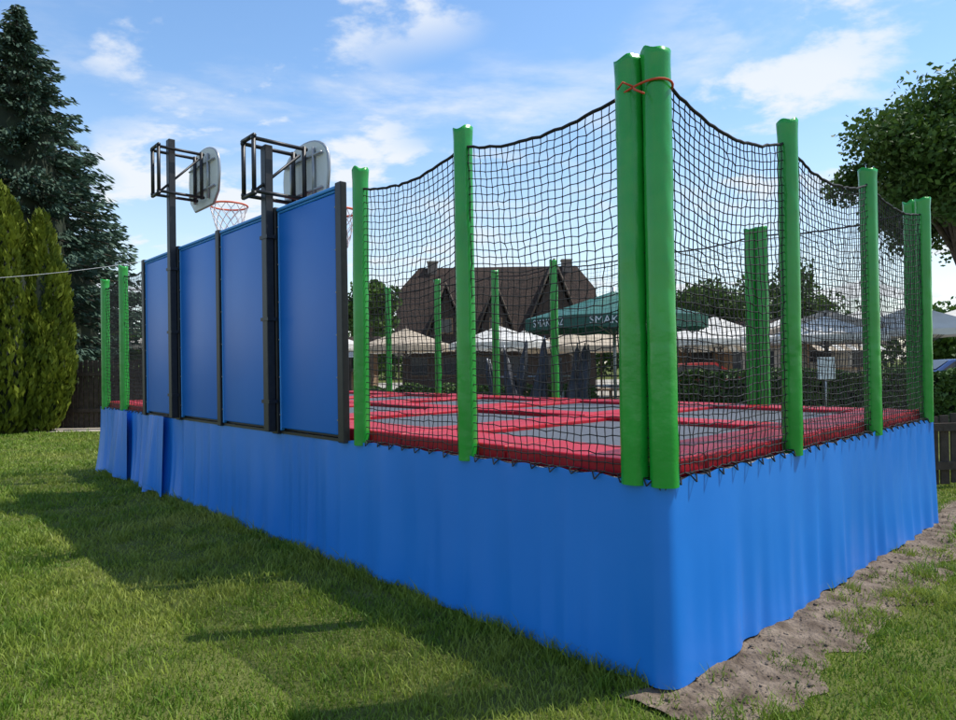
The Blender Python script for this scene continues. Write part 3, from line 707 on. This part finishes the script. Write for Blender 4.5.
# ------------------------------------------------------------------ sun, sky, camera
EL=math.radians(62); AZ=math.atan2(0.97,0.20)
to_sun=Vector((math.sin(AZ)*math.cos(EL),math.cos(AZ)*math.cos(EL),math.sin(EL)))
sd=D.lights.new('sun','SUN'); sd.energy=5.0; sd.angle=math.radians(0.53); sd.color=(1.0,0.96,0.89)
so=D.objects.new('sun',sd); so.rotation_euler=to_sun.to_track_quat('Z','Y').to_euler(); so.location=(10,5,20); SC.collection.objects.link(so)
w=D.worlds.new('World'); SC.world=w; w.use_nodes=True; nt=w.node_tree; N=nt.nodes; Lk=nt.links
bg=N['Background']; bg.inputs['Strength'].default_value=0.15
sky=N.new('ShaderNodeTexSky'); sky.sky_type='NISHITA'; sky.sun_disc=False; sky.sun_elevation=EL; sky.sun_rotation=AZ; sky.air_density=1.15; sky.dust_density=0.3; sky.ozone_density=2.0
tc=N.new('ShaderNodeTexCoord'); sx=N.new('ShaderNodeSeparateXYZ'); Lk.new(tc.outputs['Generated'],sx.inputs[0])
hs=N.new('ShaderNodeHueSaturation'); hs.inputs['Saturation'].default_value=1.12; hs.inputs['Value'].default_value=1.40; Lk.new(sky.outputs[0],hs.inputs['Color'])
def mth(op,a,b=None,c=None):
    m=N.new('ShaderNodeMath'); m.operation=op
    for i,v in enumerate((a,b,c)):
        if v is None: continue
        if isinstance(v,(int,float)): m.inputs[i].default_value=v
        else: Lk.new(v,m.inputs[i])
    return m.outputs[0]
zz=mth('ADD',mth('MAXIMUM',sx.outputs[2],0.0),0.22)
cx=mth('DIVIDE',sx.outputs[0],zz); cy=mth('DIVIDE',sx.outputs[1],zz)
cb=N.new('ShaderNodeCombineXYZ'); Lk.new(cx,cb.inputs[0]); Lk.new(cy,cb.inputs[1])
def mapn(sc,rot,loc):
    mp=N.new('ShaderNodeMapping'); mp.inputs['Scale'].default_value=sc; mp.inputs['Rotation'].default_value=(0,0,rot); mp.inputs['Location'].default_value=loc; Lk.new(cb.outputs[0],mp.inputs[0]); return mp.outputs[0]
def nz(sc,det,rough,dis,vec):
    n_=N.new('ShaderNodeTexNoise'); n_.inputs['Scale'].default_value=sc; n_.inputs['Detail'].default_value=det; n_.inputs['Roughness'].default_value=rough; n_.inputs['Distortion'].default_value=dis; Lk.new(vec,n_.inputs['Vector']); return n_.outputs['Fac']
def mr(v,a,b,c=0,d=1):
    m=N.new('ShaderNodeMapRange'); m.interpolation_type='SMOOTHSTEP'; Lk.new(v,m.inputs['Value']); 
    for i,q in zip(('From Min','From Max','To Min','To Max'),(a,b,c,d)): m.inputs[i].default_value=q
    return m.outputs['Result']
m1=mapn((0.9,1.5,1),-0.2,(1.3,0.4,0)); m2=mapn((1.0,1.25,1),0.1,(4.7,2.2,0))
n1=nz(1.7,10,0.60,0.35,m1); n2=nz(0.8,3,0.5,0.0,m1)
cl=mth('MULTIPLY',mr(n1,0.48,0.74),mr(n2,0.38,0.62,0.15,0.85))
n3=nz(2.6,9,0.58,0.15,m2); n4=nz(0.9,2,0.5,0.0,m2)
cu_=mth('MULTIPLY',mr(n3,0.50,0.62),mr(n4,0.44,0.58))
cl=mth('MAXIMUM',cl,mth('MULTIPLY',cu_,0.90))
hz=mr(sx.outputs[2],0.0,0.40,0.48,0.0)
fac=mth('MINIMUM',mth('ADD',cl,hz),0.94)
mix=N.new('ShaderNodeMix'); mix.data_type='RGBA'; Lk.new(fac,mix.inputs['Factor']); Lk.new(hs.outputs[0],mix.inputs['A']); mix.inputs['B'].default_value=(6.0,6.3,6.7,1)
Lk.new(mix.outputs['Result'],bg.inputs['Color'])
cam=D.cameras.new('camera'); cam.lens=25.23; cam.sensor_width=36; cam.clip_start=0.05; cam.clip_end=3000
co=D.objects.new('camera',cam); SC.collection.objects.link(co)
co.matrix_world=Matrix.Translation((0,0,1.5))@Matrix.Rotation(math.radians(90.41),4,'X')@Matrix.Rotation(math.radians(-0.86),4,'Z')
SC.camera=co
SC.view_settings.view_transform='Standard'; SC.view_settings.look='None'; SC.view_settings.exposure=0
